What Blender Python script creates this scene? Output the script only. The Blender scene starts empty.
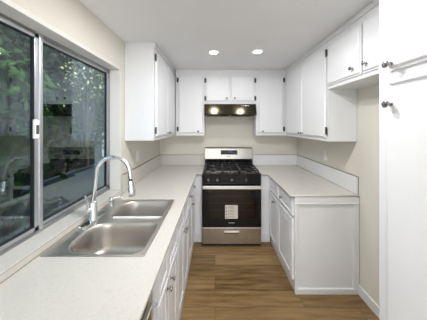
import bpy, bmesh, math, random
from mathutils import Vector, Matrix
PI = math.pi
random.seed(7)
SC = bpy.context.scene
COL = SC.collection

# ------------------------------------------------------------------ camera
F_PX = 208.0
CAM_H = 1.56
cd = bpy.data.cameras.new('camera'); cam = bpy.data.objects.new('camera', cd); COL.objects.link(cam)
cam.location = (0, 0, CAM_H); cam.rotation_euler = (PI/2, 0, 0)
cd.sensor_fit = 'HORIZONTAL'; cd.sensor_width = 36.0; cd.lens = 36.0*F_PX/427.0
cd.shift_x = -1.5/427.0; cd.shift_y = -35.0/427.0
cd.clip_start = 0.02; cd.clip_end = 100
SC.camera = cam

# ------------------------------------------------------------------ world and exposure
W = bpy.data.worlds.new('world'); SC.world = W; W.use_nodes = True
bg = W.node_tree.nodes['Background']
bg.inputs[0].default_value = (0.62, 0.80, 1.0, 1); bg.inputs[1].default_value = .62
SC.view_settings.view_transform = 'Standard'; SC.view_settings.look = 'None'
SC.view_settings.gamma = 1.0; SC.view_settings.exposure = 1.40
SC.view_settings.use_curve_mapping = False
DOWN_W = .65
DOWN_FILL_W = 4.2       # watts each: lit downlights above, added unseen aisle pair here

def area(name, loc, rot, sx, sy, watts, color):
    l = bpy.data.lights.new(name, 'AREA'); l.shape = 'RECTANGLE'; l.size = sx; l.size_y = sy
    l.energy = watts; l.color = color
    o = bpy.data.objects.new(name, l); COL.objects.link(o); o.location = loc; o.rotation_euler = rot
    return o
sd = bpy.data.lights.new('sun', 'SUN'); sd.energy = 3.6; sd.angle = math.radians(.6); sd.color = (1, .96, .88)
so = bpy.data.objects.new('sun', sd); COL.objects.link(so); so.location = (4, -1, 6)
so.rotation_euler = Vector((-1.0, .25, -1.35)).to_track_quat('-Z', 'Y').to_euler()     # from over the house: only the garden is in sun
# added fill lights without windows, in an unseen living room built to light the kitchen
area('fill_living_rear', (0.3, -4.95, 1.2), (PI/2, 0, 0), 4.5, 1.8, 32.0, (0.93, 0.965, 1.0))
area('fill_living_left', (-3.15, -3.0, 1.0), (0, -PI/2-.6, 0), 1.7, 3.0, 98.0, (0.93, 0.965, 1.0))
area('fill_living_right', (3.75, -3.0, 1.0), (0, PI/2+.6, 0), 1.7, 3.0, 34.0, (0.93, 0.965, 1.0))

# ------------------------------------------------------------------ materials
def new_mat(name):
    m = bpy.data.materials.new(name); m.use_nodes = True
    nt = m.node_tree; return m, nt, nt.nodes['Principled BSDF']
def coords(nt, scale=(1, 1, 1)):
    tc = nt.nodes.new('ShaderNodeTexCoord'); mp = nt.nodes.new('ShaderNodeMapping')
    mp.inputs['Scale'].default_value = scale
    nt.links.new(tc.outputs['Object'], mp.inputs['Vector']); return mp.outputs['Vector']
def noise(nt, vec, scale, detail=3, rough=.5):
    n = nt.nodes.new('ShaderNodeTexNoise'); n.inputs['Scale'].default_value = scale
    n.inputs['Detail'].default_value = detail; n.inputs['Roughness'].default_value = rough
    nt.links.new(vec, n.inputs['Vector']); return n.outputs['Fac']
def ramp(nt, fac, stops):
    r = nt.nodes.new('ShaderNodeValToRGB'); nt.links.new(fac, r.inputs['Fac'])
    e = r.color_ramp.elements
    while len(e) < len(stops): e.new(0.5)
    for k, (p, c) in enumerate(stops): e[k].position = p; e[k].color = (*c, 1)
    return r.outputs['Color']
def bump(nt, b, fac, strength, dist=.002):
    n = nt.nodes.new('ShaderNodeBump'); n.inputs['Strength'].default_value = strength
    n.inputs['Distance'].default_value = dist
    nt.links.new(fac, n.inputs['Height']); nt.links.new(n.outputs['Normal'], b.inputs['Normal'])
def paint(name, c, rough=.6, bs=.1, scale=120, var=.03, spec=.5):
    m, nt, b = new_mat(name); v = coords(nt)
    f = noise(nt, v, 3)
    nt.links.new(ramp(nt, f, [(.3, tuple(x*(1-var) for x in c)), (.7, c)]), b.inputs['Base Color'])
    b.inputs['Roughness'].default_value = rough; b.inputs['Specular IOR Level'].default_value = spec
    bump(nt, b, noise(nt, v, scale), bs); return m
def metal(name, c, rough=.3, aniso=None, brush=None, var=.06):
    m, nt, b = new_mat(name); b.inputs['Metallic'].default_value = 1
    v = coords(nt, brush or (1, 1, 1)); f = noise(nt, v, 60 if brush else 8)
    nt.links.new(ramp(nt, f, [(.25, tuple(x*(1-var) for x in c)), (.75, c)]), b.inputs['Base Color'])
    mr = nt.nodes.new('ShaderNodeMapRange'); nt.links.new(f, mr.inputs['Value'])
    mr.inputs['To Min'].default_value = rough*.85; mr.inputs['To Max'].default_value = rough*1.15
    nt.links.new(mr.outputs['Result'], b.inputs['Roughness']); return m
def glass(name, tint=(1, 1, 1), ior=1.5, rough=0.0, coat=(1, 1, 1)):
    m = bpy.data.materials.new(name); m.use_nodes = True; nt = m.node_tree
    nt.nodes.remove(nt.nodes['Principled BSDF']); out = nt.nodes['Material Output']
    t = nt.nodes.new('ShaderNodeBsdfTransparent'); t.inputs[0].default_value = (*tint, 1)
    g = nt.nodes.new('ShaderNodeBsdfGlossy'); g.inputs['Roughness'].default_value = rough; g.inputs[0].default_value = (*coat, 1)
    f0 = ((ior-1)/(ior+1))**2
    lw = nt.nodes.new('ShaderNodeLayerWeight'); pw = nt.nodes.new('ShaderNodeMath'); pw.operation = 'POWER'; pw.inputs[1].default_value = 5
    fr = nt.nodes.new('ShaderNodeMath'); fr.operation = 'MULTIPLY_ADD'; fr.inputs[1].default_value = 1-f0; fr.inputs[2].default_value = f0
    nt.links.new(lw.outputs['Facing'], pw.inputs[0]); nt.links.new(pw.outputs[0], fr.inputs[0])
    mx = nt.nodes.new('ShaderNodeMixShader')
    nt.links.new(fr.outputs[0], mx.inputs[0]); nt.links.new(t.outputs[0], mx.inputs[1]); nt.links.new(g.outputs[0], mx.inputs[2])
    nt.links.new(mx.outputs[0], out.inputs['Surface']); return m
def emit(name, c, s):
    m, nt, b = new_mat(name); b.inputs['Base Color'].default_value = (*c, 1)
    b.inputs['Emission Color'].default_value = (*c, 1); b.inputs['Emission Strength'].default_value = s
    f = noise(nt, coords(nt), 5); return m

M = {}
M['wall'] = paint('beige_wall_paint', (.745, .715, .63), .75, .15, 150)
M['ceiling'] = paint('white_ceiling_paint', (.90, .905, .92), .75, .2, 90)
M['cab'] = paint('white_cabinet_enamel', (.815, .822, .835), .34, .03, 60, .015)
M['trim'] = paint('white_trim_paint', (.80, .80, .80), .4, .05)
M['sillw'] = paint('window_surround_paint', (.78, .76, .72), .5, .05)
M['plate'] = paint('white_plastic_plate', (.90, .89, .87), .35, .0)
M['paper'] = paint('cream_paper_label', (.72, .69, .60), .7, .0)
M['ink'] = paint('dark_print', (.05, .05, .05), .7, .0)
M['black'] = paint('black_enamel', (.008, .008, .009), .10, .0, spec=.35)
M['blackmatte'] = paint('matte_black_iron', (.012, .012, .013), .45, .1, spec=.3)
M['dark'] = paint('dark_cavity', (.02, .018, .016), .7, .0)
M['rackm'] = metal('oven_rack_wire', (.42, .38, .35), .35)
M['steel'] = metal('brushed_stainless', (.52, .485, .42), .27, brush=(1, 1, 40))
M['steelb'] = metal('brushed_backguard_steel', (.40, .385, .35), .30, brush=(1, 1, 40))
M['steelh'] = metal('brushed_handle_steel', (.82, .81, .79), .35, brush=(1, 40, 40))
M['hood'] = metal('dark_mirror_stainless', (.085, .072, .048), .14, brush=(1, 1, 30))
M['sink'] = metal('satin_sink_steel', (.60, .57, .53), .33, var=.02)
M['chrome'] = metal('polished_chrome', (.88, .89, .91), .05)
M['nickel'] = metal('aged_nickel', (.36, .35, .34), .22)
M['hinge'] = metal('dark_hinge_metal', (.10, .095, .09), .4)
M['alu'] = metal('window_aluminium', (.62, .64, .67), .38)
M['aludark'] = metal('dark_window_aluminium', (.20, .20, .20), .45)
M['alumid'] = metal('grey_window_aluminium', (.40, .41, .43), .4)
M['glass'] = glass('window_glass', (.74, .80, .80), 2.2, coat=(.80, .94, 1.0))
M['ovenglass'] = glass('smoked_oven_glass', (.5, .42, .38), 1.5)
M['lens'] = emit('downlight_lens', (1, .98, .95), 14)
M['digits'] = emit('blue_display_digits', (.15, .2, .5), .08)
M['gasket'] = paint('black_rubber', (.015, .015, .018), .6, .0)
M['bark'] = paint('tree_bark', (.07, .05, .035), .9, .6, 30, .3)
M['fencew'] = paint('weathered_fence_wood', (.10, .085, .07), .85, .4, 30, .2)
M['reflwall'] = paint('reflection_tone_wall', (.05, .065, .075), .8, .3, 20, .2)  # blue-grey of the glass reflection put into this colour
M['soil'] = paint('garden_gravel', (.25, .24, .21), .95, .6, 20, .3)

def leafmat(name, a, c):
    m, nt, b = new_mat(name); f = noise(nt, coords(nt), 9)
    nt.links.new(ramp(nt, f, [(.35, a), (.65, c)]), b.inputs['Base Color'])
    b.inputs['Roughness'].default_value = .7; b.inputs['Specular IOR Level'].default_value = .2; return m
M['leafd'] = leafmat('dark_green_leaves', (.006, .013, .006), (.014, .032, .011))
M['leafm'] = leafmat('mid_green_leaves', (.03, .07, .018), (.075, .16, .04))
M['leafl'] = leafmat('light_speck_leaves', (.50, .55, .22), (.75, .78, .50))  # brightness of sun and sky specks put into the leaf colour

# quartz
m, nt, b = new_mat('speckled_quartz'); v = coords(nt)
f1 = noise(nt, v, 210, 2); f2 = noise(nt, v, 60, 4)
c1 = ramp(nt, f1, [(.28, (.52, .49, .44)), (.38, (.615, .588, .538)), (.75, (.645, .62, .57))])
c2 = ramp(nt, f2, [(.33, (.95, .94, .925)), (.45, (1, 1, 1)), (.8, (1, 1, 1))])
mx = nt.nodes.new('ShaderNodeMix'); mx.data_type = 'RGBA'; mx.blend_type = 'MULTIPLY'; mx.inputs[0].default_value = 1
nt.links.new(c1, mx.inputs[6]); nt.links.new(c2, mx.inputs[7]); nt.links.new(mx.outputs[2], b.inputs['Base Color'])
b.inputs['Roughness'].default_value = .22; M['quartz'] = m
# grey caulk line, also painted as shadow lines
M['caulk_shadow'] = paint('grey_caulk_shadow_line', (.30, .28, .25), .8, .0)

# wood floor
m, nt, b = new_mat('wood_plank_floor'); v = coords(nt)
br = nt.nodes.new('ShaderNodeTexBrick'); nt.links.new(v, br.inputs['Vector'])
br.offset = .37; br.offset_frequency = 2; br.squash = 1
br.inputs['Scale'].default_value = 1; br.inputs['Brick Width'].default_value = 1.22
br.inputs['Row Height'].default_value = .178; br.inputs['Mortar Size'].default_value = .0016
br.inputs['Mortar Smooth'].default_value = .2; br.inputs['Bias'].default_value = 0
br.inputs['Color1'].default_value = (0, 0, 0, 1); br.inputs['Color2'].default_value = (1, 1, 1, 1)
br.inputs['Mortar'].default_value = (.5, .5, .5, 1)
# per-plank offset of the grain
sx = nt.nodes.new('ShaderNodeSeparateColor'); nt.links.new(br.outputs['Color'], sx.inputs[0])
mp = nt.nodes.new('ShaderNodeMapping'); mp.inputs['Scale'].default_value = (1.3, 13, 1)
cx = nt.nodes.new('ShaderNodeCombineXYZ'); ml = nt.nodes.new('ShaderNodeMath'); ml.operation = 'MULTIPLY'; ml.inputs[1].default_value = 37
nt.links.new(sx.outputs[0], ml.inputs[0]); nt.links.new(ml.outputs[0], cx.inputs[2]); nt.links.new(ml.outputs[0], cx.inputs[0])
nt.links.new(v, mp.inputs['Vector']); nt.links.new(cx.outputs[0], mp.inputs['Location'])
g = noise(nt, mp.outputs['Vector'], 2.2, 7, .62)
ad = nt.nodes.new('ShaderNodeMath'); ad.operation = 'MULTIPLY_ADD'; ad.inputs[1].default_value = .24
nt.links.new(sx.outputs[0], ad.inputs[0]); nt.links.new(g, ad.inputs[2])
col = ramp(nt, ad.outputs[0], [(.36, (.110, .060, .021)), (.54, (.205, .122, .045)), (.68, (.27, .168, .066)), (.84, (.34, .22, .095))])
mm = nt.nodes.new('ShaderNodeMix'); mm.data_type = 'RGBA'; nt.links.new(br.outputs['Fac'], mm.inputs[0])
nt.links.new(col, mm.inputs[6]); mm.inputs[7].default_value = (.06, .035, .018, 1)
nt.links.new(mm.outputs[2], b.inputs['Base Color']); b.inputs['Roughness'].default_value = .38
bump(nt, b, g, .12, .002); M['floor'] = m

# ------------------------------------------------------------------ geometry helpers
def wloc(o):
    p = Vector((0, 0, 0))
    while o is not None: p += o.location; o = o.parent
    return p
def obj(name, bm, mat, parent=None, label=None, smooth=False, loc=None):
    me = bpy.data.meshes.new(name)
    bmesh.ops.recalc_face_normals(bm, faces=bm.faces)
    off = wloc(parent) if parent is not None else Vector(loc or (0, 0, 0))
    bmesh.ops.translate(bm, verts=bm.verts, vec=-off)
    bm.to_mesh(me); bm.free()
    me.materials.append(M[mat] if isinstance(mat, str) else mat)
    if smooth:
        for p in me.polygons: p.use_smooth = True
        me.set_sharp_from_angle(angle=math.radians(smooth if smooth is not True else 40))
    o = bpy.data.objects.new(name, me); COL.objects.link(o)
    if parent is not None: o.parent = parent
    else: o.location = off
    if label: o['label'] = label
    return o
def tag(o, label, cat, group=None, kind=None):
    o['label'] = label; o['category'] = cat
    if group: o['group'] = group
    if kind: o['kind'] = kind
    return o
def thing(name, label, cat, loc=(0, 0, 0), group=None):
    o = bpy.data.objects.new(name, None); COL.objects.link(o); o.location = loc
    o.empty_display_size = .1
    return tag(o, label, cat, group)
def struct(name, bm, mat, parent=None, **k):
    o = obj(name, bm, mat, parent, **k)
    if parent is None: o['kind'] = 'structure'
    return o
def box(bm, p, q, bev=0):
    lo = [min(a, b_) for a, b_ in zip(p, q)]; hi = [max(a, b_) for a, b_ in zip(p, q)]
    r = bmesh.ops.create_cube(bm, size=1)
    for v_ in r['verts']:
        v_.co = Vector([lo[i] if v_.co[i] < 0 else hi[i] for i in range(3)])
    if bev:
        es = list({e for v_ in r['verts'] for e in v_.link_edges})
        bmesh.ops.bevel(bm, geom=es, offset=bev, segments=2, affect='EDGES', profile=.5)
    return bm
def bx(p, q, bev=0): return box(bmesh.new(), p, q, bev)
def lathe(bm, prof, origin, axis, seg=24):
    """prof: list of (radius, height along axis); surface of revolution."""
    axis = Vector(axis).normalized(); R = Vector((0, 0, 1)).rotation_difference(axis).to_matrix()
    rings = []
    for r, h in prof:
        if r < 1e-5: rings.append([bm.verts.new(Vector(origin)+R@Vector((0, 0, h)))])
        else: rings.append([bm.verts.new(Vector(origin)+R@Vector((r*math.cos(2*PI*k/seg), r*math.sin(2*PI*k/seg), h))) for k in range(seg)])
    for a, b_ in zip(rings, rings[1:]):
        for k in range(seg):
            k2 = (k+1) % seg
            if len(a) == 1 and len(b_) == 1: continue
            if len(a) == 1: bm.faces.new((a[0], b_[k], b_[k2]))
            elif len(b_) == 1: bm.faces.new((a[k], a[k2], b_[0]))
            else: bm.faces.new((a[k], a[k2], b_[k2], b_[k]))
    return bm
def tube(bm, pts, r, seg=12, cap=True):
    pts = [Vector(p) for p in pts]; rs = r if isinstance(r, (list, tuple)) else [r]*len(pts)
    rings = []; n = None
    for i, p in enumerate(pts):
        t = (pts[min(i+1, len(pts)-1)]-pts[max(i-1, 0)]).normalized()
        if n is None: n = t.orthogonal().normalized()
        else: n = (n-t*n.dot(t)).normalized()
        b_ = t.cross(n)
        rings.append([bm.verts.new(p+rs[i]*(n*math.cos(2*PI*k/seg)+b_*math.sin(2*PI*k/seg))) for k in range(seg)])
    for a, c in zip(rings, rings[1:]):
        for k in range(seg): bm.faces.new((a[k], a[(k+1) % seg], c[(k+1) % seg], c[k]))
    if cap: bm.faces.new(rings[0][::-1]); bm.faces.new(rings[-1])
    return bm
def loft(bm, loops, cap_last=True, cap_first=False):
    rings = [[bm.verts.new(Vector(p)) for p in L] for L in loops]
    for a, c in zip(rings, rings[1:]):
        n = len(a)
        for k in range(n): bm.faces.new((a[k], a[(k+1) % n], c[(k+1) % n], c[k]))
    if cap_last: bm.faces.new(rings[-1])
    if cap_first: bm.faces.new(rings[0][::-1])
    return bm
def rrect(x0, x1, y0, y1, r, z, n=6):
    rr = r if isinstance(r, (list, tuple)) else [r]*4
    pts = []
    for (cx_, cy_, a0, q) in ((x1, y1, 0, rr[0]), (x0, y1, PI/2, rr[1]), (x0, y0, PI, rr[2]), (x1, y0, 1.5*PI, rr[3])):
        ox = cx_-q if cx_ == x1 else cx_+q; oy = cy_-q if cy_ == y1 else cy_+q
        for k in range(n+1):
            a = a0+PI/2*k/n
            pts.append((ox+q*math.cos(a), oy+q*math.sin(a), z))
    return pts
def plate_holes(outer, holes, z0, z1):
    """flat plate with holes from 2D outlines, thickness z0..z1, returned as bmesh"""
    cu = bpy.data.curves.new('tmp', 'CURVE'); cu.dimensions = '2D'; cu.fill_mode = 'BOTH'; cu.extrude = (z1-z0)/2
    for L in [outer]+holes:
        s = cu.splines.new('POLY'); s.points.add(len(L)-1); s.use_cyclic_u = True
        for k, p in enumerate(L): s.points[k].co = (p[0], p[1], 0, 1)
    o = bpy.data.objects.new('tmp', cu); COL.objects.link(o)
    dg = bpy.context.evaluated_depsgraph_get(); me = bpy.data.meshes.new_from_object(o.evaluated_get(dg))
    bm = bmesh.new(); bm.from_mesh(me); bmesh.ops.remove_doubles(bm, verts=bm.verts, dist=1e-5)
    bmesh.ops.translate(bm, verts=bm.verts, vec=(0, 0, (z0+z1)/2))
    bpy.data.objects.remove(o); bpy.data.curves.remove(cu); bpy.data.meshes.remove(me)
    return bm

# face frames: (u, n, z) -> world
def frame_left(x0): return lambda u, n, z: Vector((x0+n, u, z))
def frame_right(x0): return lambda u, n, z: Vector((x0-n, u, z))
def frame_back(y0): return lambda u, n, z: Vector((u, y0-n, z))

# ------------------------------------------------------------------ dimensions
XL, XR, YB, ZC = -.90, 1.332, 3.37, 2.385
YR, YK, XA, XB = -5.0, -.9, -3.2, 3.8   # living room behind: rear wall, where the kitchen walls end, side walls
GX = -1.012            # plane of the window glass
WY0, WY1, WZ0, WZ1 = .36, 1.965, .955, 2.085

# ------------------------------------------------------------------ room
bm = bmesh.new(); box(bm, (XA, YR, -.05), (XB, YK, 0)); box(bm, (XL-.15, YK, -.05), (XR+.15, YB+.15, 0))
struct('floor', bm, 'floor')
bm = bmesh.new(); box(bm, (XA-.1, YR-.1, ZC), (XB+.1, YK+.1, ZC+.1)); box(bm, (XL-.15, YK+.1, ZC), (XR+.15, YB+.15, ZC+.1))
struct('ceiling', bm, 'ceiling')
struct('wall_back', bx((XL-.15, YB, 0), (XR+.15, YB+.15, ZC)), 'wall')
struct('wall_right', bx((XR, YK, 0), (XR+.15, YB, ZC)), 'wall')
bm = bmesh.new()
box(bm, (XL, YK, 0), (XL-.15, WY0, ZC)); box(bm, (XL, WY1, 0), (XL-.15, YB, ZC))
box(bm, (XL, WY0, 0), (XL-.15, WY1, WZ0-.02)); box(bm, (XL, WY0, WZ1), (XL-.15, WY1, ZC))
struct('wall_left', bm, 'wall')
struct('wall_living_front', bx((XA, YR-.1, 0), (XB, YR, ZC)), 'ceiling')
struct('wall_living_left', bx((XA-.1, YR, 0), (XA, YK, ZC)), 'ceiling')
struct('wall_living_right', bx((XB, YR, 0), (XB+.1, YK, ZC)), 'ceiling')
struct('wall_beside_kitchen_left', bx((XA, YK, 0), (XL-.15, YK+.1, ZC)), 'ceiling')
struct('wall_beside_kitchen_right', bx((XR+.15, YK, 0), (XB, YK+.1, ZC)), 'ceiling')

# window surround (drywall return + thin moulding)
w = bpy.data.objects.new('window_1', None); COL.objects.link(w); w.location = (XL, WY0, WZ0); w['kind'] = 'structure'
t = .022
bm = bmesh.new()
box(bm, (XL+.006, WY0-t, WZ1-.006), (XL-.148, WY1+t, WZ1+t), .003)
box(bm, (XL+.006, WY1-.006, WZ0-.015), (XL-.148, WY1+t, WZ1), .003)
box(bm, (XL+.006, WY0-t, WZ0-.015), (XL-.148, WY0+.006, WZ1), .003)
obj('jamb_lining', bm, 'sillw', w)
obj('window_sill', bx((XL+.028, WY0-t, WZ0-.045), (XL-.15, WY1, WZ0), .004), 'quartz', w)
obj('caulk_shadow_line', bx((XL+.0275, WY0, .9152), (XL+.031, 1.995, .9185)), 'caulk_shadow', w)  # grey strip imitating the shadow line under the sill
obj('sill_joint', bx((XL+.0275, WY0, WZ0-.007), (XL+.0290, WY1, WZ0-.004)), 'caulk_shadow', w)
# outer aluminium frame
fz0, fz1 = WZ0, WZ1
bm = bmesh.new(); a = .022
box(bm, (GX-.03, WY0, fz0), (GX+.022, WY1, fz0+a)); box(bm, (GX-.03, WY0, fz1-a), (GX+.022, WY1, fz1))
box(bm, (GX-.03, WY0, fz0), (GX+.022, WY0+a, fz1)); box(bm, (GX-.03, WY1-a*.6, fz0), (GX+.022, WY1, fz1))
obj('window_frame', bm, 'alumid', w)
YM = 1.155
def sash(y0, y1, x, name, s=.027):
    bm = bmesh.new(); z0, z1 = fz0+.016, fz1-.016
    box(bm, (x-.012, y0, z0), (x+.012, y1, z0+s), .002); box(bm, (x-.012, y0, z1-s), (x+.012, y1, z1), .002)
    box(bm, (x-.012, y0, z0), (x+.012, y0+s, z1), .002); box(bm, (x-.012, y1-s, z0), (x+.012, y1, z1), .002)
    o = obj(name, bm, 'alu', w)
    bm = bmesh.new(); q = .005; i0, i1, k0, k1 = y0+s, y1-s, z0+s, z1-s
    for d in ((i0, k0, i1, k0+q), (i0, k1-q, i1, k1), (i0, k0, i0+q, k1), (i1-q, k0, i1, k1)):
        box(bm, (x-.007, d[0], d[1]), (x+.0125, d[2], d[3]))
    obj('gasket', bm, 'gasket', o)
    obj('pane', bx((x-.003, y0+s, z0+s), (x+.003, y1-s, z1-s)), 'glass', o)
    return o
s1 = sash(WY0+.01, YM+.012, GX+.010, 'sliding_sash')
s2 = sash(YM+.02, WY1-.012, GX-.004, 'fixed_sash', .026)
bm = bx((GX+.022, YM-.028, 1.485), (GX+.036, YM+.004, 1.59), .004)
lk = obj('sash_latch', bm, 'plate', w)
bm = bx((GX+.036, YM-.02, 1.51), (GX+.040, YM-.004, 1.56), .001)
obj('latch_slot', bm, 'aludark', lk)
# vertical meeting rail detail
obj('meeting_rail', bx((GX+.0, YM+.010, fz0+.012), (GX+.030, YM+.034, fz1-.014), .004), 'alu', w)

# baseboards
def bboard(name, p, q):
    struct(name, bx(p, q, .004), 'trim')
bboard('baseboard_right', (XR-.014, YK, 0), (XR, 1.925, .09))

# ------------------------------------------------------------------ cabinet pieces
def rect_door(name, F, u0, u1, z0, z1, n0, loops, parent, mat='cab'):
    bm = bmesh.new(); L = []
    for ins, n in loops:
        L.append([F(u0+ins, n0+n, z0+ins), F(u1-ins, n0+n, z0+ins), F(u1-ins, n0+n, z1-ins), F(u0+ins, n0+n, z1-ins)])
    loft(bm, L, True, True)
    return obj(name, bm, mat, parent)
SLAB = [(.010, 0), (.010, .006), (0, .006), (0, .009), (.003, .010), (.011, .010), (.015, .020), (.018, .022)]
PANEL = [(0, 0), (0, .018), (.003, .021), (.048, .021), (.054, .012), (.066, .012), (.072, .017)]
DRAW = [(0, 0), (0, .018), (.003, .021), (.026, .021), (.031, .013), (.038, .013), (.043, .017)]
def knob(F, u, z, n0, parent, r=.0145):
    bm = bmesh.new(); o_ = F(u, n0, z); ax = F(0, 1, 0)-F(0, 0, 0)
    lathe(bm, [(0, 0), (r*.62, 0), (r*.62, .003), (r*.36, .006), (r*.34, .016), (r*.8, .020), (r, .024), (r*.97, .028), (r*.6, .0315), (0, .0325)], o_, ax, 20)
    return obj('knob', bm, 'nickel', parent, smooth=35)
def hinge(F, u, z, n0, parent):
    bm = bmesh.new(); o_ = F(u, n0+.006, z-.034)
    lathe(bm, [(0, -.004), (.003, -.002), (.0065, 0), (.0065, .068), (.003, .070), (0, .072)], o_, (0, 0, 1), 10)
    a_, b_ = F(u-.014, n0, z-.030), F(u+.014, n0+.004, z+.030)
    box(bm, a_, b_)
    return obj('hinge', bm, 'hinge', parent)
def open_box(bm, F, u0, u1, z0, z1, depth, t=.018):
    """carcass: closed solid body behind the face frame"""
    box(bm, F(u0, 0, z0), F(u1, -depth, z1))
    return bm

# ---- left-hand base cabinets (doors face the aisle)
FB = .285
FL = frame_left(-.288); DL = XL+.288  # face frame plane
ZT = .894
def base_unit(label, F, u0, u1, depth, doors, drawers, group, zb=.09, cat='cabinet', base=True, extra=None):
    c = F((u0+u1)/2, -depth/2, 0)
    t_ = thing('base_cabinet', label, cat, (c.x, c.y, 0), group)
    bm = bmesh.new(); box(bm, F(u0, 0, zb), F(u1, -.018, ZT)); box(bm, F(u0, -.018, zb), F(u0+.016, -depth, ZT)); box(bm, F(u1-.016, -.018, zb), F(u1, -depth, ZT))
    box(bm, F(u0+.016, -.018, zb), F(u1-.016, -depth, zb+.018)); box(bm, F(u0+.016, -depth+.012, zb+.018), F(u1-.016, -depth, ZT)); obj('body', bm, 'cab', t_)
    if base: obj('kick_board', bx(F(u0, .010, 0), F(u1, -depth, zb)), 'trim', t_)
    for (a_, b_, z0, z1, ku, kz) in doors:
        d = rect_door('door', F, a_, b_, z0, z1, 0, PANEL, t_)
        if ku is not None: knob(F, ku, kz, .021, d)
    for (a_, b_, z0, z1, ku, kz) in drawers:
        d = rect_door('drawer_front', F, a_, b_, z0, z1, 0, DRAW, t_)
        if ku is not None: knob(F, ku, kz, .017, d)
    return t_
GB = 'white base cabinets under the counters'
dL = -.288-XL-.003
base_unit('white base cabinet with two doors beside the dishwasher, below the near half of the sink', FL, .98, 1.499, dL,
          [(.992, 1.19, .115, .69, 1.155, .652), (1.20, 1.48, .115, .69, 1.235, .652)],
          [(.992, 1.19, .715, .875, None, None), (1.20, 1.48, .715, .875, None, None)], GB)
base_unit('white base cabinet with paired doors below the far sink bowl, two closely set knobs', FL, 1.501, 2.119, dL,
          [(1.515, 1.80, .115, .69, 1.775, .65), (1.81, 2.10, .115, .69, 1.835, .65)],
          [(1.515, 1.80, .715, .875, None, None), (1.81, 2.10, .715, .875, None, None)], GB)
tl = base_unit('white base cabinet with two knobbed drawers over doors, left of the range', FL, 2.121, 2.768, dL,
          [(2.135, 2.44, .115, .69, 2.41, .645), (2.45, 2.745, .115, .69, None, None)],
          [(2.135, 2.44, .715, .875, 2.21, .80), (2.45, 2.745, .715, .875, 2.56, .80)], GB)
# corner fillers beside the range
def filler(x0, x1, label):
    t_ = thing('corner_filler', label, 'filler panel', ((x0+x1)/2, 3.05, 0), 'fillers beside the range')
    obj('panel', bx((x0, 2.772, .10), (x1, 3.362, ZT)), 'cab', t_)
    obj('base_trim', bx((x0, 2.7685, 0), (x1, 3.362, .12), .004), 'trim', t_)
filler(-.287, -.175, 'narrow white filler panel between the drawer cabinet and the left side of the range')
filler(.602, .733, 'narrow white filler panel with baseboard on the right side of the range')
# ---- right-hand base cabinet
FR = frame_right(.737)
dR = XR-.737-.003
tr = thing('base_cabinet', 'white base cabinet with framed end panel on the right side of the aisle', 'cabinet', (1.04, 2.35, 0), GB)
YE = 1.926
obj('body', bx((.737, YE+.012, .09), (XR-.003, 2.768, .894)), 'cab', tr)
obj('kick_board', bx((.745, YE+.012, 0), (XR-.003, 2.768, .09)), 'trim', tr)
bm = bmesh.new(); e0 = YE
box(bm, (.737, e0, .035), (XR-.004, e0+.012, .894))
ob = obj('end_panel', bm, 'cab', tr)
bm = bmesh.new()
box(bm, (.737, e0-.012, .832), (XR-.004, e0, .894), .003); box(bm, (.737, e0-.016, .83), (XR-.004, e0, .842), .003)
box(bm, (XR-.055, e0-.012, 0), (XR-.004, e0+.002, .832), .003); box(bm, (.737, e0-.012, 0), (.765, e0+.002, .832), .003)
box(bm, (.737, e0-.014, 0), (XR-.004, e0+.012, .05), .003)
obj('panel_frame', bm, 'trim', tr)
for (a_, b_, z0, z1, ku, kz, nm) in ((1.945, 2.385, .115, .69, None, 0, 'door'), (2.395, 2.755, .115, .69, 2.50, .635, 'door'),
                                 (1.945, 2.385, .715, .875, 2.235, .785, 'drawer_front'), (2.395, 2.755, .715, .875, None, 0, 'drawer_front')):
    d = rect_door(nm, FR, a_, b_, z0, z1, 0, PANEL if nm == 'door' else DRAW, tr)
    if ku: knob(FR, ku, kz, .021 if nm == 'door' else .017, d)

# ------------------------------------------------------------------ worktops
SX0, SX1, SY0, SY1 = -.862, -.345, 1.018, 1.785
def poly(P): return [(x, y) for x, y in P]
YN = -.35
outer = poly([(XL+.003, YN), (-.253, YN), (-.253, 2.75), (-.172, 2.75), (-.172, YB-.003), (XL+.003, YB-.003)])
hole = [(p[0], p[1]) for p in rrect(SX0+.012, SX1-.012, SY0+.012, SY1-.012, .02, 0, 4)]
bm = plate_holes(outer, [hole], .895, .915)
ct = thing('countertop', 'speckled off-white quartz countertop holding the steel sink, below the window', 'countertop', (-.57, 1.5, .873))
obj('slab', bm, 'quartz', ct)
BS = 1.078
bm = bmesh.new(); box(bm, (XL+.002, 2.0, .9155), (XL+.020, YB-.021, BS), .002)
box(bm, (XL+.002, YB-.021, .9155), (-.172, YB-.002, BS), .002)
bs = obj('backsplash', bm, 'quartz', ct)
bm = bmesh.new(); box(bm, (XL+.002, 2.0, BS), (XL+.0215, YB-.0225, BS+.003)); box(bm, (XL+.002, YB-.0225, BS), (-.172, YB-.002, BS+.003))
obj('caulk_shadow_line', bm, 'caulk_shadow', bs)
outer = poly([(XR-.003, 1.914), (XR-.003, YB-.003), (.607, YB-.003), (.607, 2.75), (.70, 2.75), (.70, 1.914)])
bm = plate_holes(outer, [], .895, .915)
ct2 = thing('countertop', 'off-white quartz countertop on the framed cabinet, empty, right of the range', 'countertop', (1.02, 2.6, .873))
obj('slab', bm, 'quartz', ct2)
bm = bmesh.new(); box(bm, (XR-.020, 1.93, .9155), (XR-.002, YB-.021, BS), .002)
box(bm, (.607, YB-.021, .9155), (XR-.002, YB-.002, BS), .002)
bs2 = obj('backsplash', bm, 'trim', ct2)
bm = bmesh.new(); box(bm, (XR-.0215, 1.928, BS), (XR-.002, YB-.0225, BS+.003)); box(bm, (.607, YB-.0225, BS), (XR-.002, YB-.002, BS+.003))
box(bm, (XR-.006, 1.926, .9155), (XR-.002, 1.930, BS)); box(bm, (XR-.023, 1.93, .9155), (XR-.019, YB-.022, .918))
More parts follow.
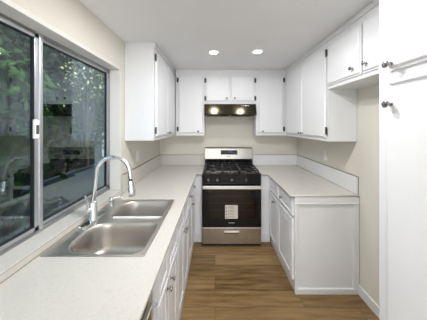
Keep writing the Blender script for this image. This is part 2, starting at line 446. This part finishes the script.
obj('caulk_shadow_line', bm, 'caulk_shadow', bs2)

# ------------------------------------------------------------------ dishwasher (near the camera, left)
FD = frame_left(-.288)
dw = thing('dishwasher', 'stainless steel dishwasher with bright door edge under the near end of the sink counter', 'dishwasher', (-.58, .62, 0))
obj('tub', bx((XL+.05, .325, .09), (-.319, .978, .868)), 'blackmatte', dw)
obj('kick_plate', bx((XL+.05, .325, 0), (-.34, .978, .088)), 'blackmatte', dw)
obj('side_strip', bx(FD(.868, -.03, .09), FD(.978, -.006, .888)), 'steel', dw)
obj('control_strip', bx(FD(.328, -.03, .825), FD(.867, -.004, .888)), 'steel', dw)
dd = obj('door', bx(FD(.328, .000, .10), FD(.862, .026, .812), .004), 'steel', dw)
bm = bmesh.new(); box(bm, FD(.328, .012, .812), FD(.864, .030, .818), .002); box(bm, FD(.859, .012, .10), FD(.866, .030, .818), .002)
obj('edge_trim', bm, 'steelh', dd, label='bright metal edge of the door')

base_unit('white base cabinet on the near side of the dishwasher', FL, -.33, .322, dL,
          [(-.31, -.01, .115, .69, -.04, .65), (0, .305, .115, .69, .03, .65)], [(-.31, .305, .715, .875, None, None)], GB)

# ------------------------------------------------------------------ upper cabinets
UB, UT = 1.405, 2.345
DB, DT = 1.435, 2.29
def upper(name, label, F, u0, u1, depth, z0, doors, hinges, top=ZC-.002, grp='white wall cabinets', zt=None):
    c = F((u0+u1)/2, -depth/2, 0)
    t_ = thing(name, label, 'cabinet', (c.x, c.y, z0), grp)
    bm = bmesh.new(); box(bm, F(u0, 0, z0), F(u1, -depth, top)); bd = obj('body', bm, 'cab', t_)
    ds = []
    for (a_, b_, za, zb, ku, kz) in doors:
        d = rect_door('door', F, a_, b_, za, zb, 0, SLAB, t_); ds.append(d)
        if ku is not None: knob(F, ku, kz, .022, d)
    for (k, u, z) in hinges: hinge(F, u, z, .010, ds[k])
    bm = bmesh.new(); box(bm, F(u0, .0, top-.042), F(u1, .012, top), .003)
    obj('crown_trim', bm, 'cab', t_)
    return t_
FUL = frame_left(-.605); FUR = frame_right(1.06); FUB = frame_back(3.09)
dul = -.605-XL-.002; dur = XR-1.06-.002; dub = YB-3.09-.002
upper('wall_cabinet', 'white two-door wall cabinet beside the window, its plain end facing the sink', FUL, 2.07, YB-.004, dul, UB,
      [(2.085, 2.570, DB, DT, 2.535, 1.465), (2.578, 3.055, DB, DT, 2.625, 1.465)],
      [(0, 2.078, 2.235), (0, 2.078, 1.505)])
upper('wall_cabinet', 'white single-door wall cabinet between the corner and the range hood, left of the hood', FUB, -.583, -.159, dub, UB,
      [(-.545, -.170, DB, DT, -.245, 1.465)], [(0, -.552, 2.225), (0, -.552, 1.50)])
upper('wall_cabinet', 'short white two-door wall cabinet directly above the range hood', FUB, -.157, .606, dub, 1.872,
      [(-.135, .221, 1.905, DT, .172, 1.955), (.229, .588, 1.905, DT, .290, 1.955)],
      [(0, -.143, 2.22), (0, -.143, 1.955), (1, .596, 2.22), (1, .596, 1.955)])
upper('wall_cabinet', 'white single-door wall cabinet right of the range hood, hinged on its right', FUB, .608, 1.058, dub, UB,
      [(.640, 1.015, DB, DT, .70, 1.465)], [(0, 1.022, 2.225), (0, 1.022, 1.50)])
upper('wall_cabinet', 'white two-door wall cabinet on the right wall above the empty counter', FUR, 1.95, YB-.004, dur, UB,
      [(1.965, 2.485, DB, DT, 2.455, 1.465), (2.493, 3.055, DB, DT, 2.53, 1.465)],
      [(0, 1.958, 2.235), (0, 1.958, 1.505)])
upper('wall_cabinet', 'short white two-door cabinet high over the empty fridge space beside the pantry', FUR, .966, 1.948, dur, 1.895,
      [(1.492, 1.935, 1.925, DT, 1.565, 1.985), (.976, 1.480, 1.925, DT, 1.425, 1.985)], [])

# ------------------------------------------------------------------ pantry
FP = frame_right(.76)
pn = thing('pantry_cabinet', 'tall white pantry cabinet with knobs at eye level, at the right edge', 'cabinet', (1.05, .63, 0))
obj('body', bx((.76, .33, .0), (XR-.003, .962, ZC-.002)), 'cab', pn)
for z0, z1, kz in ((1.79, 2.32, 1.815), (.12, 1.715, 1.648)):
    d = rect_door('door', FP, .345, .905, z0, z1, 0, SLAB, pn)
    knob(FP, .872, kz, .022, d, .0165)
obj('middle_rail', bx(FP(.345, 0, 1.735), FP(.905, .012, 1.765), .004), 'cab', pn)
obj('base_trim', bx(FP(.33, 0, 0), FP(.962, .012, .09), .003), 'trim', pn)

# ------------------------------------------------------------------ sink
sk = thing('kitchen_sink', 'stainless steel double-bowl drop-in sink set in the countertop below the window', 'sink', ((SX0+SX1)/2, (SY0+SY1)/2, .915))
b1 = (-.785, -.364, 1.030, 1.375); b2 = (-.755, -.368, 1.408, 1.762)
R1 = [.06, .12, .12, .06]
def lp(B, ins, z, R): return rrect(B[0]+ins, B[1]-ins, B[2]+ins, B[3]-ins, [max(.02, r-ins) for r in R], z, 8)
outer = [(p[0], p[1]) for p in rrect(SX0, SX1, SY0, SY1, .012, 0, 4)]
bm = plate_holes(outer, [[(p[0], p[1]) for p in lp(b1, 0, 0, R1)], [(p[0], p[1]) for p in lp(b2, 0, 0, R1)]], .9152, .9200)
obj('rim', bm, 'sink', sk)
for B in (b1, b2):
    bm = bmesh.new(); L = [lp(B, -.001, .9199, R1), lp(B, .001, .9197, R1), lp(B, .006, .916, R1), lp(B, .012, .900, R1), lp(B, .020, .78, R1)]
    for k in range(1, 7):
        a = PI/2*k/6; L.append(lp(B, .020+.035*(1-math.cos(a)), .78-.035*math.sin(a), R1))
    L.append(lp(B, .12, .742, [.03]*4))
    loft(bm, L); bw = obj('bowl', bm, 'sink', sk, smooth=60)
    cx_, cy_ = (B[0]+B[1])/2, (B[2]+B[3])/2
    bm = bmesh.new(); lathe(bm, [(0, .003), (.025, .003), (.034, .006), (.045, .006), (.048, .001), (.048, -.004)], (cx_, cy_, .743), (0, 0, 1), 28)
    dr = obj('drain', bm, 'chrome', bw, smooth=40)
    bm = bmesh.new(); lathe(bm, [(0, .002), (.020, .002), (.022, 0)], (cx_, cy_, .7462), (0, 0, 1), 20)
    obj('strainer', bm, 'blackmatte', dr)

# ------------------------------------------------------------------ faucet
fx, fy, fz = -.822, 1.405, .9203
fa = thing('faucet', 'tall chrome gooseneck faucet with pull-down spray head standing on the sink', 'faucet', (fx, fy, fz))
bm = bmesh.new()
loft(bm, [rrect(fx-.030, fx+.030, fy-.125, fy+.125, .0299, fz+z, 8) if z < .006 else rrect(fx-.026, fx+.026, fy-.121, fy+.121, .0259, fz+z, 8) for z in (0, .005, .008)], True, True)
obj('deck_plate', bm, 'chrome', fa, smooth=30)
bm = bmesh.new(); lathe(bm, [(0, .008), (.029, .008), (.029, .014), (.024, .020), (.024, .115), (.021, .122), (.014, .128), (0, .128)], (fx, fy, fz), (0, 0, 1), 28)
obj('valve_body', bm, 'chrome', fa, smooth=40)
# spout: arc toward the bowl
pts = [(fx+(z-.125)*.11, fy, fz+z) for z in (.125, .18, .24, .30)]; bx_ = fx+.021
Rr = .110; dirx, diry = .995, .06
for k in range(1, 17):
    a = PI*k/16*.97
    d = Rr*(1-math.cos(a)); pts.append((bx_+d*dirx, fy+d*diry, fz+.322+.098*math.sin(a)))
e = pts[-1]; pts.append((e[0]+.006, e[1], e[2]-.058))
bm = bmesh.new(); tube(bm, pts, .0135, 18); obj('spout', bm, 'chrome', fa, smooth=60)
e = Vector(pts[-1]); dn = Vector((.10, 0, -1)).normalized()
bm = bmesh.new(); lathe(bm, [(0, 0), (.012, 0), (.012, .012), (0, .012)], e, dn, 18); obj('collar', bm, 'gasket', fa, label='black ring between the spout and the spray head')
bm = bmesh.new(); lathe(bm, [(0, .012), (.0145, .012), (.0170, .03), (.0185, .05), (.0235, .075), (.0250, .112), (.0225, .118), (0, .118)], e, dn, 24)
sh = obj('spray_head', bm, 'chrome', fa, smooth=40)
bm = bmesh.new(); p_ = e+dn*.085+Vector((.0, -.0195, 0)); box(bm, p_-Vector((.005, .003, .014)), p_+Vector((.005, .003, .014)), .001)
obj('spray_button', bm, 'gasket', sh)
bm = bmesh.new()
hb = Vector((fx, fy, fz+.075)); hd = Vector((-.62, -.78, 0)).normalized()
tube(bm, [hb+hd*.015, hb+hd*.042], .0155, 16)
tube(bm, [hb+hd*.034+Vector((0, 0, .008)), hb+hd*.040+Vector((0, 0, .05)), hb+hd*.050+Vector((0, 0, .105))], [.007, .006, .0075], 12)
obj('lever_handle', bm, 'chrome', fa, smooth=50)

sp = thing('soap_dispenser', 'small chrome soap dispenser with sideways nozzle, behind the faucet on the sink rim', 'soap dispenser', (-.815, 1.64, .9203))
o_ = (-.815, 1.64, .9203)
bm = bmesh.new(); lathe(bm, [(0, 0), (.024, 0), (.024, .006), (.019, .010), (.018, .036), (.009, .042), (.009, .052), (0, .052)], o_, (0, 0, 1), 22)
obj('base', bm, 'chrome', sp, smooth=40)
bm = bmesh.new(); lathe(bm, [(0, .046), (.018, .046), (.0185, .066), (.015, .071), (0, .072)], o_, (0, 0, 1), 22)
tube(bm, [(-.815, 1.64, .982), (-.765, 1.66, .986), (-.742, 1.67, .976)], [.013, .012, .010], 12)
obj('pump_head', bm, 'chrome', sp, smooth=40)

# ------------------------------------------------------------------ gas range
RX0, RX1, RY0, RY1 = -.163, .594, 2.672, 3.345
rg = thing('gas_range', 'black and stainless gas range centred on the back wall', 'range', ((RX0+RX1)/2, 3.0, 0))
bm = bmesh.new(); box(bm, (RX0, RY0+.055, .03), (RX1, RY1, .905)); obj('body', bm, 'black', rg)
obj('base_plinth', bx((RX0+.006, RY0+.015, 0), (RX1-.006, RY1-.03, .028)), 'blackmatte', rg)
# cooktop
bm = bmesh.new(); box(bm, (RX0-.002, RY0+.002, .905), (RX1+.002, 3.285, .935), .006)
obj('cooktop', bm, 'black', rg)
for gx0, gx1 in ((RX0+.03, .100), (.108, .324), (.332, RX1-.03)):
    bm = bmesh.new(); gy0, gy1, z = RY0+.05, 3.255, .972; q = .007
    for x_ in (gx0, gx1): box(bm, (x_-q, gy0, z-.012), (x_+q, gy1, z), .002)
    for y_ in (gy0, (gy0+gy1)/2, gy1): box(bm, (gx0, y_-q, z-.012), (gx1, y_+q, z), .002)
    for y_ in (gy0+.135, gy1-.135):
        cx_ = (gx0+gx1)/2
        box(bm, (gx0, y_-q*.8, z-.012), (cx_-.028, y_+q*.8, z), .002); box(bm, (cx_+.028, y_-q*.8, z-.012), (gx1, y_+q*.8, z), .002)
        box(bm, (cx_-q*.8, y_-.13, z-.012), (cx_+q*.8, y_-.03, z), .002); box(bm, (cx_-q*.8, y_+.03, z-.012), (cx_+q*.8, y_+.13, z), .002)
    for x_ in (gx0, gx1):
        for y_ in (gy0, gy1): box(bm, (x_-.009, y_-.009, .935), (x_+.009, y_+.009, z-.01), .002)
    obj('grate', bm, 'blackmatte', rg)
for x_, y_ in ((-.03, 2.885), (-.03, 3.12), (.462, 2.885), (.462, 3.12), (.216, 3.0)):
    bm = bmesh.new(); lathe(bm, [(0, 0), (.052, 0), (.050, .008), (.040, .010), (.038, .018), (0, .019)], (x_, y_, .935), (0, 0, 1), 26)
    obj('burner', bm, 'blackmatte', rg, smooth=40)
# control panel + knobs
bm = bmesh.new()
v_ = [(RX0, RY0+.056, .795), (RX1, RY0+.056, .795), (RX1, RY0+.056, .904), (RX0, RY0+.056, .904)]
f_ = [(RX0, RY0+.008, .795), (RX1, RY0+.008, .795), (RX1, RY0+.006, .904), (RX0, RY0+.006, .904)]
loft(bm, [v_, f_], True, True); obj('control_panel', bm, 'black', rg)
for x_ in (-.085, .03, .216, .40, .515):
    bm = bmesh.new(); lathe(bm, [(0, -.004), (.026, -.004), (.026, .008), (.021, .012), (.019, .030), (.017, .033), (0, .033)], (x_, RY0+.014, .852), (0, -1, .13), 24)
    kb = obj('control_knob', bm, 'black', rg, smooth=35)
# oven door
dz0, dz1 = .247, .788
dr = None
wx0, wx1, wz0, wz1 = RX0+.075, RX1-.075, .365, .715
bm = bmesh.new()
for p, q_ in (((RX0, dz0), (wx0, dz1)), ((wx1, dz0), (RX1, dz1)), ((wx0, dz0), (wx1, wz0)), ((wx0, wz1), (wx1, dz1))):
    box(bm, (p[0], RY0, p[1]), (q_[0], RY0+.052, q_[1]))
od = obj('oven_door', bm, 'black', rg)
obj('oven_window', bx((wx0, RY0+.002, wz0), (wx1, RY0+.006, wz1)), 'ovenglass', od)
obj('oven_lining', bx((wx0, RY0+.046, wz0), (wx1, RY0+.0545, wz1)), 'dark', od)
for z in (.455, .545, .635):
    bm = bmesh.new(); tube(bm, [(wx0+.01, RY0+.03, z), (wx1-.01, RY0+.03, z)], .0042, 8)
    obj('oven_rack', bm, 'rackm', od)
bm = bmesh.new(); box(bm, (RX0+.006, RY0-.050, .746), (RX1-.006, RY0-.028, .790), .006)
for x_ in (RX0+.03, RX1-.03): box(bm, (x_-.014, RY0-.032, .757), (x_+.014, RY0+.004, .782), .003)
obj('handle', bm, 'steelh', od)
# energy label stuck on the door
lb = obj('paper_label', bx((.130, RY0-.002, .357), (.292, RY0-.0003, .532)), 'paper', od, label='cream paper label with small print')
bm = bmesh.new()
for k, z in enumerate((.497, .455, .413, .378)):
    box(bm, (.142, RY0-.0032, z-.008), (.156, RY0-.0021, z+.006))
for z in (.515, .500, .493, .468, .458, .448, .425, .415, .390, .380): box(bm, (.170, RY0-.0032, z-.0012), (.170+random.uniform(.06, .105), RY0-.0021, z+.0012))
obj('label_print', bm, 'ink', lb)
# small badge on the lower door
bm = bmesh.new(); xx = .178
for k in range(9):
    h = (.013, .009, .009, .012, .009, .013, .009, .009, .009)[k]
    box(bm, (xx, RY0-.0015, .298), (xx+.0055, RY0-.0003, .298+h)); xx += .0085
obj('badge', bm, 'steelh', od)
# storage drawer
dwz = obj('storage_drawer', bx((RX0+.002, RY0+.002, .030), (RX1-.002, RY0+.05, .232), .004), 'steel', rg)
bm = bmesh.new(); box(bm, (.118, RY0-.006, .172), (.312, RY0+.004, .180), .002); box(bm, (.118, RY0-.016, .180), (.312, RY0+.004, .196), .004)
obj('drawer_pull', bm, 'steelh', dwz)
obj('drawer_pull_recess', bx((.122, RY0+.0005, .160), (.308, RY0+.003, .173)), 'dark', dwz)
obj('drawer_trim', bx((RX0+.002, RY0-.004, .232), (RX1-.002, RY0+.03, .244), .002), 'steelh', rg)
# backguard
bm = bmesh.new(); box(bm, (RX0+.005, 3.288, .905), (RX1-.005, RY1, 1.035)); bgd = obj('backguard_vent', bm, 'black', rg)
bm = bmesh.new()
A = [(RX0+.004, 3.255, 1.030), (RX1-.004, 3.255, 1.030), (RX1-.004, RY1, 1.030), (RX0+.004, RY1, 1.030)]
B = [(RX0+.004, 3.270, 1.190), (RX1-.004, 3.270, 1.190), (RX1-.004, RY1, 1.190), (RX0+.004, RY1, 1.190)]
C = [(RX0+.010, 3.285, 1.205), (RX1-.010, 3.285, 1.205), (RX1-.010, RY1, 1.205), (RX0+.010, RY1, 1.205)]
loft(bm, [A, B, C], True, True); bk = obj('backguard', bm, 'steelb', rg)
ds = obj('display', bx((.090, 3.252, 1.098), (.350, 3.268, 1.165), .002), 'black', bk)
bm = bmesh.new()
for k, x_ in enumerate((.198, .215, .238, .255)):
    for p, q_ in (((0, .128), (.011, .1305)), ((0, .1405), (.011, .143)), ((0, .153), (.011, .1555)), ((0, .128), (.0022, .143)), ((.0088, .128), (.011, .1555)), ((0, .143), (.0022, .1555))):
        box(bm, (x_+p[0], 3.2505, 1+p[1]-.002), (x_+q_[0], 3.2518, 1+q_[1]-.002))
obj('display_digits', bm, 'digits', ds)
bm = bmesh.new()
for kk in ((.105, .125, .145, .165), (.275, .295, .315, .335)):
    bm = bmesh.new()
    for x_ in kk:
        for z in (1.110, 1.125, 1.14): box(bm, (x_-.003, 3.2505, z), (x_+.003, 3.2518, z+.003))
    obj('keypad', bm, 'nickel', ds)
bm = bmesh.new(); xx = .185
for k in range(8): box(bm, (xx, 3.2535, 1.062), (xx+.005, 3.2625, 1.062+(.010 if k % 3 else .013))); xx += .0082
obj('badge', bm, 'nickel', bk)

# ------------------------------------------------------------------ range hood
hd_ = thing('range_hood', 'dark mirror-finish range hood mounted under the short cabinet', 'range hood', (.2245, 3.2, 1.70))
hx0, hx1 = -.153, .603
bm = bmesh.new()
def sec(x): return [(x, 3.363, 1.700), (x, 3.020, 1.700), (x, 3.015, 1.716), (x, 3.068, 1.868), (x, 3.363, 1.868)]
loft(bm, [sec(hx0), sec(hx1)], True, True); hb_ = obj('canopy', bm, 'hood', hd_)
for x0, x1 in ((hx0+.02, hx0+.235), (hx1-.235, hx1-.02)): obj('front_vent_slot', bx((x0, 3.010, 1.700), (x1, 3.018, 1.715), .001), 'blackmatte', hd_)
for x0, x1 in ((hx0+.03, .21), (.24, hx1-.03)):
    obj('filter', bx((x0, 3.06, 1.694), (x1, 3.33, 1.701), .001), 'blackmatte', hd_)
bm = bmesh.new()
for k in range(5): lathe(bm, [(0, 0), (.006, 0), (.006, .004), (0, .004)], (.395+.025*k, 3.058, 1.842), (0, -1, .35), 12)
obj('button_row', bm, 'steelh', hd_)

# ------------------------------------------------------------------ outlets
def outlet(name, label, x, y, z, sgn, g):
    t_ = thing(name, label, 'outlet', (x, y, z), None)
    obj('cover_plate', bx((x, y-.036, z-.058), (x+sgn*.006, y+.036, z+.058), .002), 'plate', t_)
    for dz in (-.022, .022):
        s_ = obj('socket', bx((x+sgn*.006, y-.016, z+dz-.014), (x+sgn*.0085, y+.016, z+dz+.014), .001), 'plate', t_)
        bm = bmesh.new()
        for dy in (-.006, .006): box(bm, (x+sgn*.0085, y+dy-.001, z+dz-.004), (x+sgn*.009, y+dy+.001, z+dz+.006))
        obj('slots', bm, 'ink', s_)
outlet('wall_outlet', 'white electrical outlet on the right wall above the right backsplash', XR-.0005, 2.50, 1.19, -1, None)
outlet('wall_outlet', 'white electrical outlet on the left wall between window and wall cabinet', XL+.0005, 2.41, 1.20, 1, None)

# ------------------------------------------------------------------ downlights
def downlight(x, y, label, watts=DOWN_W):
    t_ = thing('ceiling_downlight', label, 'ceiling light', (x, y, ZC), 'recessed ceiling downlights')
    bm = bmesh.new(); lathe(bm, [(.044, -.001), (.046, -.005), (.060, -.006), (.066, -.001)], (x, y, ZC), (0, 0, 1), 36)
    obj('trim_ring', bm, 'trim', t_, smooth=40)
    bm = bmesh.new(); lathe(bm, [(0, -.004), (.044, -.003), (.046, 0)], (x, y, ZC), (0, 0, 1), 36)
    obj('lens', bm, 'lens', t_)
    l = bpy.data.lights.new('downlight_lamp', 'AREA'); l.shape = 'DISK'; l.size = .085; l.energy = watts; l.color = (.98, .985, 1)
    o = bpy.data.objects.new('downlight_lamp', l); COL.objects.link(o); o.parent = t_; o.location = (0, 0, -.012)
downlight(-.015, 2.36, 'lit recessed ceiling downlight, the one nearer the window')
downlight(.477, 2.34, 'lit recessed ceiling downlight, the one nearer the right-hand cabinets')
downlight(-.10, 1.3, 'added unseen fill downlight above the middle of the aisle, window side', DOWN_FILL_W)  # this pair is added out of view, to brighten end panel and alcove
downlight(.28, 1.3, 'added unseen fill downlight above the middle of the aisle, pantry side', DOWN_FILL_W)
downlight(.0, -1.7, 'added unseen fill downlight in the room behind, window side', 1.5)  # pair added in the unseen room as extra fill
downlight(.6, -1.7, 'added unseen fill downlight in the room behind, pantry side', 1.5)

# ------------------------------------------------------------------ outside
struct('ground_outside', bx((-7, -4, -.25), (XL-.16, 9, -.2)), 'soil')
def leaf(bm, p, d, up, L, wd):
    d = d.normalized(); s = d.cross(up)
    if s.length < .05: s = d.orthogonal()
    s.normalize(); n = s.cross(d)
    P = [p, p+d*L*.3+s*wd*.5-n*L*.02, p+d*L*.7+s*wd*.38-n*L*.06, p+d*L-n*L*.14, p+d*L*.7-s*wd*.38-n*L*.06, p+d*L*.3-s*wd*.5-n*L*.02]
    m1 = bm.verts.new(p+d*L*.3+n*L*.04); m2 = bm.verts.new(p+d*L*.7+n*L*.01)
    V = [bm.verts.new(q) for q in P]
    for f in ((V[0], V[1], m1), (V[1], V[2], m2, m1), (V[2], V[3], m2), (V[3], V[4], m2), (V[4], V[5], m1, m2), (V[5], V[0], m1)): bm.faces.new(f)
def rv(): return Vector((random.gauss(0, 1), random.gauss(0, 1), random.gauss(0, 1))).normalized()
def tree(label, base, h, crown_c, crown_r, n, L, mat, name='tree', hole=0):
    t_ = thing(name, label, name.replace('_', ' '), base, 'trees and shrubs outside the window')
    bm = bmesh.new(); b_ = Vector(base); cc = Vector(crown_c)
    tube(bm, [b_, b_.lerp(cc, .35)+Vector((.03, .04, 0)), b_.lerp(cc, .75), cc], [.045, .035, .025, .01], 8)
    tips = []
    for k in range(22):
        d = rv(); e_ = cc+Vector((d.x*crown_r[0], d.y*crown_r[1], d.z*crown_r[2]))*.72
        s_ = b_.lerp(cc, random.uniform(.45, .95)); mid = s_.lerp(e_, .5)+rv()*.06
        tube(bm, [s_, mid, e_], [.018, .011, .005], 5); tips += [mid, e_, mid.lerp(e_, .5)]
    obj('trunk', bm, 'bark', t_)
    bm = bmesh.new()
    for k in range(n):
        d = rv()*random.uniform(.35, 1)**.6
        p = cc+Vector((d.x*crown_r[0], d.y*crown_r[1], d.z*crown_r[2])) if random.random() < .6 else random.choice(tips)+rv()*random.uniform(.05, .35)
        leaf(bm, p, (rv()+Vector((0, 0, -.5))), rv(), L*random.uniform(.6, 1.3), L*.5*random.uniform(.7, 1.2))
    o = obj('foliage', bm, mat, t_)
    return t_
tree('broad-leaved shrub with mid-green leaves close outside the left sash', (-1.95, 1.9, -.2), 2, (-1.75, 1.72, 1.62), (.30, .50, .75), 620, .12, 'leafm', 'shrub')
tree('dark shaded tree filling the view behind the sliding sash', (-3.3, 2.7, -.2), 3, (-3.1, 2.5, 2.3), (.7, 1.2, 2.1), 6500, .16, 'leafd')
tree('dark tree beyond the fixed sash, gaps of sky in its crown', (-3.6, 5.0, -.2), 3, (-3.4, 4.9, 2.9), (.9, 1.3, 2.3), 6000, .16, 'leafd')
tree('small tree, its leaves coloured as bright light specks, seen high through the fixed sash', (-2.6, 4.1, -.2), 3, (-2.45, 4.0, 2.45), (.35, .6, .42), 120, .07, 'leafl')
struct('wall_reflection_backing', bx((-2.35, -2, -.2), (-2.15, 9, .80), .01), 'reflwall')  # added behind the panes; its blue-grey imitates the reflection in the glass
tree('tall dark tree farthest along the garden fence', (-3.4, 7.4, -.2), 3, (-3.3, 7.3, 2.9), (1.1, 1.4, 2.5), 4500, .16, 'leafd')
fn = thing('garden_fence', 'dark weathered board fence beyond the trees outside', 'fence', (-4.6, 3, -.2))
bm = bmesh.new()
for k in range(70): box(bm, (-4.62, -2+k*.15, -.2), (-4.60, -2+k*.15+.143, 2.3+.01*(k % 3)))
obj('boards', bm, 'fencew', fn)
bm = bmesh.new()
for z in (.2, 1.4): box(bm, (-4.60, -2, z), (-4.56, 8.5, z+.08))
obj('rails', bm, 'fencew', fn)
